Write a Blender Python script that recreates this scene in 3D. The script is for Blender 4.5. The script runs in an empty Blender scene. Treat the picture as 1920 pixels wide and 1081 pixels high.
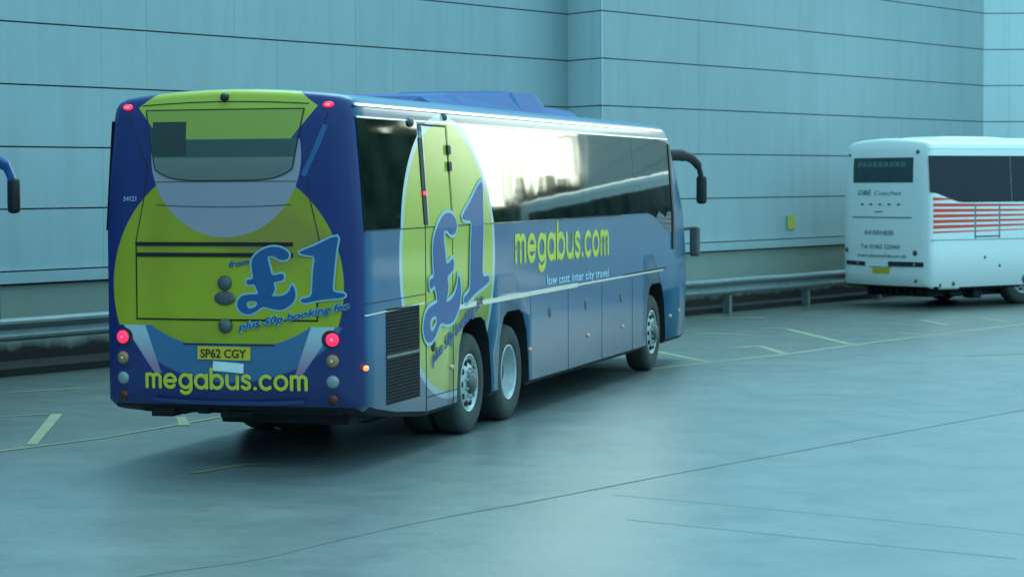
import bpy, bmesh, math, random
from mathutils import Vector, Matrix
random.seed(7)
sc = bpy.context.scene
COL = sc.collection
# ------------------------------------------------------------------ camera
cam_d = bpy.data.cameras.new('camera'); cam = bpy.data.objects.new('camera', cam_d); COL.objects.link(cam)
r = Vector((0.95953, 0.28155, -0.00519)); u = Vector((-0.00771, 0.04467, 0.99897)); f = Vector((-0.28150, 0.95850, -0.04504))
M = Matrix((r, u, -f)).transposed().to_4x4(); M.translation = Vector((9.5608, -19.3502, 2.5357))
cam.matrix_world = M
cam_d.sensor_width = 36; cam_d.lens = 82.69; cam_d.clip_start = .3; cam_d.clip_end = 3000
cam_d.dof.use_dof = True; cam_d.dof.focus_distance = 22.5; cam_d.dof.aperture_fstop = 3.2
sc.camera = cam
# ------------------------------------------------------------------ world and sun
GLOW_AZ = 17.0
w = bpy.data.worlds.new('World'); sc.world = w; w.use_nodes = True
nt = w.node_tree; nt.nodes.clear()
def nd(nt, t, **k):
    n = nt.nodes.new(t)
    for a, b in k.items(): setattr(n, a, b)
    return n
out = nd(nt, 'ShaderNodeOutputWorld')
sky = nd(nt, 'ShaderNodeTexSky', sky_type='NISHITA', sun_disc=False)
sky.sun_elevation = math.radians(62); sky.sun_rotation = math.radians(-3)
sky.air_density = 1.2; sky.dust_density = 3; sky.ozone_density = 2
hs = nd(nt, 'ShaderNodeMix', data_type='RGBA', blend_type='MULTIPLY'); hs.inputs[0].default_value = 1
nt.links.new(sky.outputs[0], hs.inputs[6]); hs.inputs[7].default_value = (.35, .95, 1.05, 1)
bg1 = nd(nt, 'ShaderNodeBackground'); bg1.inputs[1].default_value = .08
nt.links.new(hs.outputs[2], bg1.inputs[0])
# overcast layer: cyan cloud dome, bright pale break in the cloud near the horizon beyond the bay
tc = nd(nt, 'ShaderNodeTexCoord'); sx = nd(nt, 'ShaderNodeSeparateXYZ'); nt.links.new(tc.outputs['Generated'], sx.inputs[0])
mr = nd(nt, 'ShaderNodeMapRange'); nt.links.new(sx.outputs[2], mr.inputs[0]); mr.inputs[1].default_value = -.05; mr.inputs[2].default_value = .5
cr = nd(nt, 'ShaderNodeValToRGB'); nt.links.new(mr.outputs[0], cr.inputs[0])
cr.color_ramp.elements[0].color = (.26, .52, .60, 1); cr.color_ramp.elements[1].color = (.52, 1.06, 1.24, 1)
ns = nd(nt, 'ShaderNodeTexNoise'); ns.inputs['Scale'].default_value = 2.2; ns.inputs['Detail'].default_value = 5
nt.links.new(tc.outputs['Generated'], ns.inputs[0])
mr2 = nd(nt, 'ShaderNodeMapRange'); nt.links.new(ns.outputs[0], mr2.inputs[0]); mr2.inputs[3].default_value = .8; mr2.inputs[4].default_value = 1.2
cm = nd(nt, 'ShaderNodeMix', data_type='RGBA', blend_type='MULTIPLY'); cm.inputs[0].default_value = 1
nt.links.new(cr.outputs[0], cm.inputs[6]); nt.links.new(mr2.outputs[0], cm.inputs[7])
bg2 = nd(nt, 'ShaderNodeBackground'); nt.links.new(cm.outputs[2], bg2.inputs[0])
mrd = nd(nt, 'ShaderNodeMapRange'); ddir = nd(nt, 'ShaderNodeVectorMath', operation='DOT_PRODUCT'); nt.links.new(tc.outputs['Generated'], ddir.inputs[0]); ddir.inputs[1].default_value = (.93, .15, .33)
nt.links.new(ddir.outputs['Value'], mrd.inputs[0]); mrd.inputs[1].default_value = -.5; mrd.inputs[2].default_value = .9; mrd.inputs[3].default_value = .30; mrd.inputs[4].default_value = 1.45
nt.links.new(mrd.outputs[0], bg2.inputs[1])
az = math.radians(GLOW_AZ); gd = Vector((math.sin(az), math.cos(az), .10)).normalized()
dp = nd(nt, 'ShaderNodeVectorMath', operation='DOT_PRODUCT'); nt.links.new(tc.outputs['Generated'], dp.inputs[0]); dp.inputs[1].default_value = gd
mr3 = nd(nt, 'ShaderNodeMapRange', interpolation_type='SMOOTHSTEP'); nt.links.new(dp.outputs['Value'], mr3.inputs[0])
mr3.inputs[1].default_value = math.cos(math.radians(19)); mr3.inputs[2].default_value = math.cos(math.radians(4))
bg3 = nd(nt, 'ShaderNodeBackground'); bg3.inputs[0].default_value = (1.0, 1.06, .80, 1)
ms = nd(nt, 'ShaderNodeMath', operation='MULTIPLY'); nt.links.new(mr3.outputs[0], ms.inputs[0]); ms.inputs[1].default_value = 6.0
nt.links.new(ms.outputs[0], bg3.inputs[1])
a1 = nd(nt, 'ShaderNodeAddShader'); a2 = nd(nt, 'ShaderNodeAddShader')
nt.links.new(bg1.outputs[0], a1.inputs[0]); nt.links.new(bg2.outputs[0], a1.inputs[1])
nt.links.new(a1.outputs[0], a2.inputs[0]); nt.links.new(bg3.outputs[0], a2.inputs[1]); nt.links.new(a2.outputs[0], out.inputs[0])
sd = bpy.data.lights.new('sun', 'SUN'); so = bpy.data.objects.new('sun', sd); COL.objects.link(so)
sd.energy = 2.1; sd.angle = math.radians(40); sd.color = (.60, 1.0, 1.08)
so.rotation_euler = Vector((-math.sin(math.radians(-3)) * .47, -math.cos(math.radians(-3)) * .47, -.88)).to_track_quat('-Z', 'Y').to_euler()
sc.view_settings.view_transform = 'Standard'; sc.view_settings.look = 'None'; sc.view_settings.exposure = 0; sc.view_settings.gamma = 1
# ------------------------------------------------------------------ material helpers
class S:
    """a scalar socket with arithmetic"""
    def __init__(s, nt, k): s.nt = nt; s.k = k
    def _op(s, op, *a, clamp=False):
        n = s.nt.nodes.new('ShaderNodeMath'); n.operation = op; n.use_clamp = clamp
        for i, v in enumerate(a):
            if isinstance(v, S): s.nt.links.new(v.k, n.inputs[i])
            else: n.inputs[i].default_value = v
        return S(s.nt, n.outputs[0])
    def __add__(s, o): return s._op('ADD', s, o)
    def __radd__(s, o): return s._op('ADD', o, s)
    def __sub__(s, o): return s._op('SUBTRACT', s, o)
    def __rsub__(s, o): return s._op('SUBTRACT', o, s)
    def __mul__(s, o): return s._op('MULTIPLY', s, o)
    def __rmul__(s, o): return s._op('MULTIPLY', o, s)
    def __truediv__(s, o): return s._op('DIVIDE', s, o)
    def abs(s): return s._op('ABSOLUTE', s)
    def gt(s, o, w=.006):       # soft step
        return s._op('MULTIPLY', (s - o) + w / 2, 1 / w, clamp=True)
    def lt(s, o, w=.006): return 1 - s.gt(o, w)
    def max(s, o): return s._op('MAXIMUM', s, o)
    def min(s, o): return s._op('MINIMUM', s, o)
def coords(nt, kind='Object'):
    t = nt.nodes.new('ShaderNodeTexCoord'); x = nt.nodes.new('ShaderNodeSeparateXYZ'); nt.links.new(t.outputs[kind], x.inputs[0])
    return t.outputs[kind], S(nt, x.outputs[0]), S(nt, x.outputs[1]), S(nt, x.outputs[2])
def noise(nt, vec, scale, detail=4, rough=.55, stretch=None):
    if stretch:
        m = nt.nodes.new('ShaderNodeMapping'); m.inputs['Scale'].default_value = stretch; nt.links.new(vec, m.inputs[0]); vec = m.outputs[0]
    n = nt.nodes.new('ShaderNodeTexNoise'); n.inputs['Scale'].default_value = scale; n.inputs['Detail'].default_value = detail; n.inputs['Roughness'].default_value = rough
    nt.links.new(vec, n.inputs[0]); return S(nt, n.outputs[0])
def colmix(nt, fac, a, b):
    n = nt.nodes.new('ShaderNodeMix'); n.data_type = 'RGBA'
    if isinstance(fac, S): nt.links.new(fac.k, n.inputs[0])
    else: n.inputs[0].default_value = fac
    for i, v in ((6, a), (7, b)):
        if isinstance(v, tuple): n.inputs[i].default_value = (*v, 1)
        else: nt.links.new(v, n.inputs[i])
    return n.outputs[2]
def newmat(name):
    m = bpy.data.materials.new(name); m.use_nodes = True; return m, m.node_tree, m.node_tree.nodes['Principled BSDF']
def bump(nt, b, h, strength=.2, dist=.01):
    n = nt.nodes.new('ShaderNodeBump'); n.inputs['Strength'].default_value = strength; n.inputs['Distance'].default_value = dist
    nt.links.new(h.k, n.inputs['Height']); nt.links.new(n.outputs[0], b.inputs['Normal'])
def simple(name, col, rough=.5, metal=0., vary=.15, scale=6., spec=.5, coat=0., emit=None, estr=0., bmp=0.):
    m, nt, b = newmat(name)
    vec, x, y, z = coords(nt)
    n = noise(nt, vec, scale)
    lo = tuple(c * (1 - vary) for c in col); hi = tuple(min(1, c * (1 + vary)) for c in col)
    nt.links.new(colmix(nt, n, lo, hi), b.inputs['Base Color'])
    b.inputs['Roughness'].default_value = rough; b.inputs['Metallic'].default_value = metal
    b.inputs['Specular IOR Level'].default_value = spec; b.inputs['Coat Weight'].default_value = coat; b.inputs['Coat Roughness'].default_value = .08
    if emit: b.inputs['Emission Color'].default_value = (*emit, 1); b.inputs['Emission Strength'].default_value = estr
    if bmp: bump(nt, b, noise(nt, vec, scale * 8), bmp)
    return m
BLUE = (.018, .085, .27); DEEP = (.010, .024, .145); YEL = (.50, .50, .035); PALE = (.42, .55, .60); LILAC = (.33, .30, .36); MID = (.05, .15, .30)
def livery_color(nt, vec, x, y, z):
    """printed livery of the big coach, in coach coordinates (metres)"""
    n1 = noise(nt, vec, 1.3, 3)
    base = colmix(nt, n1, (.009, .098, .20), (.014, .12, .235))
    rear = y.lt(.16, .1)
    base = colmix(nt, rear, base, DEEP)
    # side disc with pale rim
    yy = (y - 2.55) / 1.52; zz = (z - 1.81) / 1.38
    rr = yy * yy + zz * zz
    side = y.gt(.3)
    c = colmix(nt, rr.lt(1.0, .02) * side, base, PALE)
    yel2 = colmix(nt, n1, (.38, .43, .05), (.46, .49, .06))
    c = colmix(nt, rr.lt(.90, .02) * side, c, yel2)
    # rear: lower blue swoosh, disc, pale wedges, cap band
    dx = x - 1.22; ax = dx.abs()
    bx = (x - 1.25) / 1.13; bz = (z - 1.55) / .78
    sw = (bx * bx + bz * bz).lt(1.0, .05) * z.lt(1.27)
    c = colmix(nt, sw * rear, c, MID)
    ex = (x - 1.21) / 1.11; ez = (z - 1.62) / 1.12
    big = (ex * ex + ez * ez).lt(1.0, .015) * z.gt(1.27)
    fx = (x - 1.25) / .98; fz = (z - 1.62) / .56
    bel = (fx * fx + fz * fz).lt(1.0, .015) * z.gt(1.115)
    ycol = colmix(nt, noise(nt, vec, 1.1, 2).gt(.55, .3), (.38, .40, .015), (.31, .29, .018))
    c = colmix(nt, big.max(bel) * rear, c, ycol)
    shoulder = colmix(nt, ((dx - .45).abs() / .62 + (z - 2.05).abs() / .32).lt(1., .5), ycol, (.30, .24, .03))
    c = colmix(nt, big * rear, c, shoulder)
    wl = ax.lt(1.02 - (1.27 - z) * .72, .01) * ax.gt(.80 - (1.27 - z) * .36, .01) * z.lt(1.27) * z.gt(.84)
    c = colmix(nt, wl * rear, c, colmix(nt, z.gt(1.05, .3), (.40, .22, .36), PALE))
    px = dx / .72; pz = (z - 2.78) / .72
    c = colmix(nt, (px * px + pz * pz).lt(1.0, .015) * z.lt(2.93) * rear, c, LILAC)
    hw = (.64 + (z - 2.95) * .82).min(.86 - (z - 3.22) * 1.4)
    c = colmix(nt, (hw - ax).gt(0, .008) * z.gt(2.93) * rear, c, (.42, .46, .045))
    return c
def paint_livery(name):
    m, nt, b = newmat(name)
    vec, x, y, z = coords(nt)
    c = livery_color(nt, vec, x, y, z)
    dirt = noise(nt, vec, 2.5, 6, .7) * (1.1 - z * .9).max(0)
    c = colmix(nt, dirt * .75, c, (.075, .09, .09))
    nt.links.new(c, b.inputs['Base Color'])
    b.inputs['Roughness'].default_value = .34; b.inputs['Specular IOR Level'].default_value = .38; b.inputs['Coat Weight'].default_value = .22; b.inputs['Coat Roughness'].default_value = .07
    bump(nt, b, noise(nt, vec, .9, 2), .06, .05)
    return m
def vinyl_glass(name, body=False):
    """tinted glass that carries the printed film of the livery where the disc crosses it"""
    m, nt, b = newmat(name)
    vec, x, y, z = coords(nt)
    c = livery_color(nt, vec, x, y, z)
    yy = (y - 2.55) / 1.52; zz = (z - 1.81) / 1.38
    film = (yy * yy + zz * zz).lt(1.0, .02) * y.gt(.3)
    rear = y.lt(.121, .002)
    seat = noise(nt, vec, 1.6, 3, .5, (1, 1.4, 1.))
    dark = colmix(nt, seat.gt(.52, .2), (.006, .014, .010), (.02, .030, .020))
    rc = colmix(nt, .22, c, (.02, .06, .05))
    mid = z.lt(2.93) * z.gt(2.77)
    rc = colmix(nt, z.lt(2.93), rc, (.15, .17, .16))
    rc = colmix(nt, mid, rc, (.035, .07, .06))
    c = colmix(nt, film, dark, c)
    c = colmix(nt, rear, c, rc)
    nt.links.new(c, b.inputs['Base Color'])
    nt.links.new((.035 + film * .16).k, b.inputs['Roughness']); nt.links.new((.72 - film * .02).k, b.inputs['Specular IOR Level'])
    bump(nt, b, noise(nt, vec, .8, 2), .10, .02)
    return m
MT = {}
MT['livery'] = paint_livery('blue and yellow coach paint')
MT['glass'] = vinyl_glass('tinted coach glass')
MT['dark'] = simple('underbody black', (.008, .008, .009), .8, vary=.4)
MT['rubber'] = simple('black rubber trim', (.012, .013, .014), .55)
MT['grille'] = simple('black grille mesh', (.010, .010, .016), .9, spec=.1)
MT['alu'] = simple('brushed aluminium trim', (.86, .87, .82), .3, .75, vary=.05)
MT['chrome'] = simple('polished steel', (.8, .82, .8), .12, 1.0, vary=.05)
MT['tyre'] = simple('dusty tyre rubber', (.034, .042, .039), .85, vary=.3, scale=9)
MT['steel'] = simple('silver painted wheel steel', (.42, .46, .46), .4, .3, vary=.3, scale=12)
MT['hub'] = simple('greasy wheel hub', (.10, .11, .11), .5, .4, vary=.5, scale=14)
MT['bluepaint'] = simple('blue mirror arm paint', BLUE, .3, coat=.5)
MT['decalblue'] = simple('royal blue lettering', (.014, .085, .25), .4, vary=.05)
MT['decalpale'] = simple('pale blue outline', (.30, .50, .56), .4, vary=.05)
MT['decalyel'] = simple('yellow lettering', (.62, .58, .04), .4, vary=.05)
MT['red_lit'] = simple('emissive red', (.6, .01, .03), .3, emit=(1, .02, .10), estr=1.6)
MT['red_hot'] = simple('lit red light strip', (.7, .02, .02), .3, emit=(1, .10, .06), estr=4)
MT['red_off'] = simple('dark red reflector', (.10, .015, .012), .3)
MT['amber'] = simple('amber lamp lens', (.34, .17, .06), .15, coat=1)
MT['amber_lit'] = simple('lit amber marker', (.9, .25, .05), .3, emit=(1, .25, .05), estr=1.6)
MT['amber_mark'] = simple('amber side marker', (.62, .30, .22), .3)
MT['clear'] = simple('clear lamp lens', (.22, .28, .28), .12, coat=1)
MT['plate'] = simple('yellow number plate', (.68, .48, .03), .4, vary=.1)
MT['platetext'] = simple('plate characters', (.02, .02, .012), .5)
MT['cream'] = simple('pale reflective strip', (.70, .78, .74), .4)
MT['fleet'] = simple('pale fleet number', (.42, .60, .72), .5)
MT['patch'] = simple('dark unprinted film', (.03, .045, .04), .2)
MT['white'] = simple('white coach paint', (.88, .90, .88), .3, vary=.03, coat=.5)
MT['whiteglass'] = simple('dark blue window glass', (.006, .008, .022), .12, vary=.5, scale=1.2, spec=.3)
MT['rearglass'] = simple('green tinted rear glass', (.03, .06, .07), .12, vary=.5, scale=3)
MT['grey_text'] = simple('grey lettering', (.16, .24, .26), .6)
MT['stripe'] = simple('orange red stripe', (.90, .06, .03), .4, vary=.1)
MT['seam'] = simple('panel seam shadow gap', (.02, .025, .035), .8)
MT['galv'] = simple('galvanised steel', (.19, .225, .225), .55, .5, vary=.25, scale=5)
MT['signyel'] = simple('yellow sign face', (.44, .44, .06), .5)
def cladding_mat(name, col, amt=.12):
    m, nt, b = newmat(name)
    vec, x, y, z = coords(nt)
    n = noise(nt, vec, .55, 5, .6); n2 = noise(nt, vec, 5., 5, .7); st = noise(nt, vec, 3., 3, .6, (1, 1, .12))
    f1 = (n * .7 + n2 * .3)
    c = colmix(nt, f1.gt(.5, .6), tuple(k * (1 - amt) for k in col), tuple(k * (1 + amt) for k in col))
    c = colmix(nt, st.gt(.56, .25) * .26, c, tuple(k * .72 for k in col))
    sp = noise(nt, vec, 38., 2, .5)
    c = colmix(nt, sp.gt(.70, .06) * .6, c, tuple(k * .45 for k in col))
    nt.links.new(c, b.inputs['Base Color']); b.inputs['Roughness'].default_value = .55
    bump(nt, b, noise(nt, vec, 2.0, 3), .10, .03)
    return m
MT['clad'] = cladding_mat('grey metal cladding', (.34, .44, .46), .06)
MT['clad_lit'] = cladding_mat('grey cladding painted brighter', (.62, .74, .76), .05)  # same cladding painted paler on the return facets, for brighter light there
MT['joint'] = simple('cladding joint', (.03, .045, .045), .9)
def plinth_mat():
    m, nt, b = newmat('stained concrete plinth with painted shade')
    vec, x, y, z = coords(nt)
    n = noise(nt, vec, 1.2, 6, .7)
    c = colmix(nt, n, (.22, .26, .22), (.30, .34, .29))
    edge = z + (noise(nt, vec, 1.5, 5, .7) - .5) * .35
    c = colmix(nt, edge.lt(.30, .16), c, (.018, .014, .012))  # stained foot, darkened for the shade under the rail
    nt.links.new(c, b.inputs['Base Color']); b.inputs['Roughness'].default_value = .85
    bump(nt, b, noise(nt, vec, 9, 5), .3, .02)
    return m
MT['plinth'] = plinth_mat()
def ground_mat():
    m, nt, b = newmat('worn concrete apron')
    vec, x, y, z = coords(nt)
    n = noise(nt, vec, .16, 5, .6); n2 = noise(nt, vec, 1.4, 7, .72); n3 = noise(nt, vec, 40, 3, .6)
    # the apron outside the bay line is paler, fading to darker over the bays beyond it
    d = x - (y - 5.0) * .375        # distance across, bays to the left
    bay = (d + (n - .5) * 4.0).lt(.6, 3.5)
    c = colmix(nt, n2, (.085, .105, .11), (.165, .195, .20))
    cb = colmix(nt, n2, (.035, .045, .038), (.07, .085, .07))
    c = colmix(nt, bay, c, cb)
    str_ = noise(nt, vec, 1.0, 4, .6, (.22, 2.6, 1.))
    c = colmix(nt, str_.gt(.56, .3) * .30, c, (.09, .10, .10))
    c = colmix(nt, noise(nt, vec, .7, 3).gt(.62, .2) * .35, c, (.06, .065, .06))
    c = colmix(nt, n3.gt(.66, .1) * .35, c, (.06, .07, .07))
    nt.links.new(c, b.inputs['Base Color'])
    nt.links.new((n2 * .22 + .21).k, b.inputs['Roughness']); b.inputs['Specular IOR Level'].default_value = 1.0; b.inputs['IOR'].default_value = 1.6
    bump(nt, b, n3 * 1.0 + n2 * .9 + noise(nt, vec, 110, 2) * .5, .26, .01)
    return m
MT['ground'] = ground_mat()
def line_mat(name, col, wear=.5):
    m, nt, b = newmat(name)
    vec, x, y, z = coords(nt)
    n = noise(nt, vec, 5, 6, .75)
    c = colmix(nt, n.gt(wear, .45), (.15, .17, .16), col)
    nt.links.new(c, b.inputs['Base Color']); b.inputs['Roughness'].default_value = .5
    return m
MT['line'] = line_mat('faded yellow line paint', (.33, .32, .075), .55)
MT['jointline'] = simple('tar filled joint', (.09, .10, .10), .8, vary=.5, scale=8)
MT['bark'] = simple('bark', (.07, .05, .035), .9, vary=.4)
MT['leaf'] = simple('dark foliage', (.03, .05, .022), .8, vary=.5, scale=2)
# ------------------------------------------------------------------ object helpers
def obj(name, bm, mat, parent=None, smooth=False, label=None, recalc=True):
    if recalc: bmesh.ops.recalc_face_normals(bm, faces=bm.faces)
    me = bpy.data.meshes.new(name); bm.to_mesh(me); bm.free()
    for m in (mat if isinstance(mat, list) else [mat]): me.materials.append(m)
    if smooth:
        for p in me.polygons: p.use_smooth = True
    o = bpy.data.objects.new(name, me); COL.objects.link(o)
    if parent: o.parent = parent
    if label: o['label'] = label
    return o
def obj_split(name, bm, mat, parent=None, smooth=False):
    bm.verts.ensure_lookup_table(); seen = set(); last = None
    for v0 in list(bm.verts):
        if v0 in seen: continue
        st = [v0]; seen.add(v0); grp = []
        while st:
            v = st.pop(); grp.append(v)
            for e in v.link_edges:
                q = e.other_vert(v)
                if q not in seen: seen.add(q); st.append(q)
        nb = bmesh.new(); mp = {v: nb.verts.new(v.co) for v in grp}
        for f_ in {f_ for v in grp for f_ in v.link_faces}: nb.faces.new([mp[v] for v in f_.verts])
        last = obj(name, nb, mat, parent, smooth)
    bm.free(); return last
def empty(name, label, cat, loc=(0, 0, 0), rz=0, group=None):
    o = bpy.data.objects.new(name, None); COL.objects.link(o); o.empty_display_size = .2
    o.location = loc; o.rotation_euler = (0, 0, rz); o['label'] = label; o['category'] = cat
    if group: o['group'] = group
    return o
def tag(o, label, cat, group=None):
    o['label'] = label; o['category'] = cat
    if group: o['group'] = group
    return o
def box(bm, x0, x1, y0, y1, z0, z1, bev=0.):
    vs = [bm.verts.new((x, y, z)) for x in (x0, x1) for y in (y0, y1) for z in (z0, z1)]
    fs = [bm.faces.new([vs[i] for i in q]) for q in ((0, 1, 3, 2), (4, 6, 7, 5), (0, 4, 5, 1), (2, 3, 7, 6), (0, 2, 6, 4), (1, 5, 7, 3))]
    if bev:
        es = list({e for f_ in fs for e in f_.edges})
        bmesh.ops.bevel(bm, geom=es, offset=bev, segments=3, affect='EDGES', profile=.5)
    return bm
def BM(): return bmesh.new()
def tube(bm, pts, rad, seg=12, closed_ends=True):
    """tapered tube through points, rad a number, list, or list of (ra, rb)"""
    pts = [Vector(p) for p in pts]; rings = []
    if not isinstance(rad, (list, tuple)): rad = [rad] * len(pts)
    for i, p in enumerate(pts):
        t = (pts[min(i + 1, len(pts) - 1)] - pts[max(i - 1, 0)]).normalized()
        a = t.cross(Vector((0, 0, 1))) if abs(t.z) < .95 else t.cross(Vector((0, 1, 0)))
        a.normalize(); b = t.cross(a).normalized()
        rr = rad[i]; ra, rb = rr if isinstance(rr, tuple) else (rr, rr)
        rings.append([bm.verts.new(p + a * math.cos(k / seg * 6.28318) * ra + b * math.sin(k / seg * 6.28318) * rb) for k in range(seg)])
    for i in range(len(rings) - 1):
        for k in range(seg):
            bm.faces.new((rings[i][k], rings[i][(k + 1) % seg], rings[i + 1][(k + 1) % seg], rings[i + 1][k]))
    if closed_ends: bm.faces.new(rings[0]); bm.faces.new(rings[-1])
    return bm
def lathe_x(bm, prof, seg=48):
    """prof: list of (radius, x) turned about the x axis"""
    rings = []
    for r_, x_ in prof:
        if r_ < 1e-4: rings.append([bm.verts.new((x_, 0, 0))])
        else: rings.append([bm.verts.new((x_, r_ * math.cos(k / seg * 2 * math.pi), r_ * math.sin(k / seg * 2 * math.pi))) for k in range(seg)])
    for a, b in zip(rings, rings[1:]):
        for k in range(seg):
            k2 = (k + 1) % seg
            if len(a) == 1 and len(b) == 1: continue
            if len(a) == 1: bm.faces.new((a[0], b[k], b[k2]))
            elif len(b) == 1: bm.faces.new((a[k], b[0], a[k2]))
            else: bm.faces.new((a[k], b[k], b[k2], a[k2]))
    return bm
# ------------------------------------------------------------------ coach shape
CX = 1.25
PROF = [(1.25, .0), (1.25, .9), (1.25, 1.5), (1.25, 2.1), (1.215, 2.6), (1.18, 3.08), (1.172, 3.16), (1.162, 3.222), (1.13, 3.274), (1.05, 3.312), (.85, 3.34), (.55, 3.364), (.25, 3.378), (0, 3.382)]
def side_x(z):
    for (h0, z0), (h1, z1) in zip(PROF, PROF[1:]):
        if z <= z1: return CX + h0 + (h1 - h0) * (z - z0) / (z1 - z0)
    return CX
def rear_y(x, z):
    return .07 * ((x - CX) / 1.2) ** 2 + (.12 * max(0, z - 2.6) ** 2) + (.05 * max(0, 1.0 - z) ** 2)
def hang(me_bm, proj, cuts, axis):
    """cut a flat 2-D mesh (u, v, depth) at the given v, then lay it on a surface"""
    for c in cuts:
        bmesh.ops.bisect_plane(me_bm, geom=list(me_bm.verts) + list(me_bm.edges) + list(me_bm.faces), plane_co=(0, c, 0), plane_no=(0, 1, 0))
    for v in me_bm.verts:
        v.co = proj(v.co.x, v.co.y, v.co.z)
def on_rear(eps): return lambda a, b, d: Vector((a, rear_y(a, b) - eps - d, b))
def on_side(eps): return lambda a, b, d: Vector((side_x(b) + eps + d, a, b))
ZC = [2.1, 2.6, 3.08, 3.16, 3.215]
def coach_body(name, parent, mats, L=13.95, arches=(), zbot=lambda y: .33, nose=1.0, top=0.):
    def yfront(z): return L - .20 * nose * max(0, 1.2 - z) ** 2 - .235 * nose * max(0, z - 1.2) ** 2
    bm = BM(); rings = []
    def ring(inset, yfun, zb):
        pts = []
        P = [(h, (zb + (z - 0) * (2.1 - zb) / 2.1) if z < 2.1 else z + top * (z - 2.1)) for h, z in PROF]
        half = []
        for i, (h, z) in enumerate(P):
            zz = z - .6 * inset * max(0, (z - 2.6) / .78) + (inset * .5 if i == 0 else 0)
            half.append((max(0, h - inset) if h > 0 else 0, zz))
        half = [(half[0][0] * .0, half[0][1]), (half[0][0] - .06, half[0][1])] + [(half[0][0], half[0][1] + .05)] + half[1:]
        full = [(h, z) for h, z in half] + [(-h, z) for h, z in reversed(half[1:-1])]
        return [bm.verts.new((CX + h, yfun(CX + h, z), z)) for h, z in full]
    # rear cap rings (centre outwards)
    zb0 = zbot(0)
    base = ring(.10, rear_y, zb0)
    c0 = Vector((CX, 0, 1.95))
    inner = []
    for s_ in (.85, .68, .5, .33, .16):
        rr = []
        for v in base:
            x_ = c0.x + (v.co.x - c0.x) * s_; z_ = c0.z + (v.co.z - c0.z) * s_
            rr.append(bm.verts.new((x_, rear_y(x_, z_), z_)))
        inner.append(rr)
    for rr in reversed(inner): rings.append(rr)
    rings.append(base)
    rings.append(ring(.055, lambda x, z: rear_y(x, z) + .02, zb0))
    rings.append(ring(.02, lambda x, z: .05 + rear_y(x, z) * .9, zb0))
    rings.append(ring(.0, lambda x, z: .13 + rear_y(x, z) * .8, zbot(.13)))
    for y in [.35, .9, 1.8] + [2.4 + .6 * i for i in range(17)]:
        rings.append(ring(0, lambda x, z, y=y: y, zbot(y)))
    zbf = zbot(12.5)
    for ins, off in ((.005, .50), (.03, .32), (.08, .18), (.16, .08), (.28, .02)):
        rings.append(ring(ins, lambda x, z, off=off: max(12.15, yfront(z) - off), zbf))
    last = rings[-1]
    for s_ in (.8, .55, .25):
        rr = []
        for v in last:
            x_ = CX + (v.co.x - CX) * s_; z_ = 1.9 + (v.co.z - 1.9) * s_
            rr.append(bm.verts.new((x_, yfront(z_), z_)))
        rings.append(rr)
    n = len(rings[0])
    for a, b in zip(rings, rings[1:]):
        for k in range(n): bm.faces.new((a[k], a[(k + 1) % n], b[(k + 1) % n], b[k]))
    bm.faces.new(rings[0]); bm.faces.new(rings[-1])
    o = obj(name, bm, mats, parent)
    # wheel arches by boolean
    cb = BM()
    for yc in arches:
        pr = [(-.60, -.3), (-.58, .55), (-.50, .92), (-.36, 1.12), (-.22, 1.17), (.22, 1.17), (.36, 1.12), (.50, .92), (.58, .55), (.60, -.3)]
        for x0, x1 in ((-.3, .72), (1.78, 2.8)):
            lo = [cb.verts.new((x0, yc + a, b)) for a, b in pr]; hi = [cb.verts.new((x1, yc + a, b)) for a, b in pr]
            for k in range(len(pr)):
                cb.faces.new((lo[k], lo[(k + 1) % len(pr)], hi[(k + 1) % len(pr)], hi[k]))
            cb.faces.new(lo); cb.faces.new(hi)
    cut = obj('cutter', cb, mats[1])
    md = o.modifiers.new('b', 'BOOLEAN'); md.object = cut; md.operation = 'DIFFERENCE'; md.solver = 'MANIFOLD'
    dg = bpy.context.evaluated_depsgraph_get(); me = bpy.data.meshes.new_from_object(o.evaluated_get(dg))
    o.modifiers.clear(); o.data = me; bpy.data.objects.remove(cut)
    if len(me.materials) < 2:
        me.materials.clear(); [me.materials.append(q) for q in mats]
    for p in me.polygons:
        c = p.center
        inside = any(abs(c.y - yc) < .61 for yc in arches) and c.z < 1.18 and .02 < c.x < 2.48
        p.material_index = 1 if (inside or (c.z < zbot(c.y) + .03 and p.normal.z < -.5)) else 0
        p.use_smooth = p.material_index == 0
    return o, yfront
def sheet(name, parent, mat, us, vlo, vhi, proj, nv=8, thick=.004, label=None):
    """curved panel: u stations, v from vlo(u) to vhi(u), laid on surface by proj, with thickness"""
    bm = BM(); g = []
    for a in us:
        lo = vlo(a); hi = vhi(a); vv = sorted(set([lo, hi] + [c for c in ZC + [1.8, 2.3] if lo < c < hi]))
        vv = [lo + (hi - lo) * k / nv for k in range(nv + 1)]
        g.append([(a, b) for b in vv])
    fr = [[bm.verts.new(proj(a, b, thick)) for a, b in col] for col in g]
    bk = [[bm.verts.new(proj(a, b, -thick)) for a, b in col] for col in g]
    for i in range(len(g) - 1):
        for k in range(nv):
            bm.faces.new((fr[i][k], fr[i + 1][k], fr[i + 1][k + 1], fr[i][k + 1]))
            bm.faces.new((bk[i][k], bk[i][k + 1], bk[i + 1][k + 1], bk[i + 1][k]))
    m = len(g) - 1
    for i in range(m):
        bm.faces.new((fr[i][0], bk[i][0], bk[i + 1][0], fr[i + 1][0])); bm.faces.new((fr[i][nv], fr[i + 1][nv], bk[i + 1][nv], bk[i][nv]))
    for k in range(nv):
        bm.faces.new((fr[0][k], fr[0][k + 1], bk[0][k + 1], bk[0][k])); bm.faces.new((fr[m][k], bk[m][k], bk[m][k + 1], fr[m][k + 1]))
    return obj(name, bm, mat, parent, smooth=False, label=label)
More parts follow.
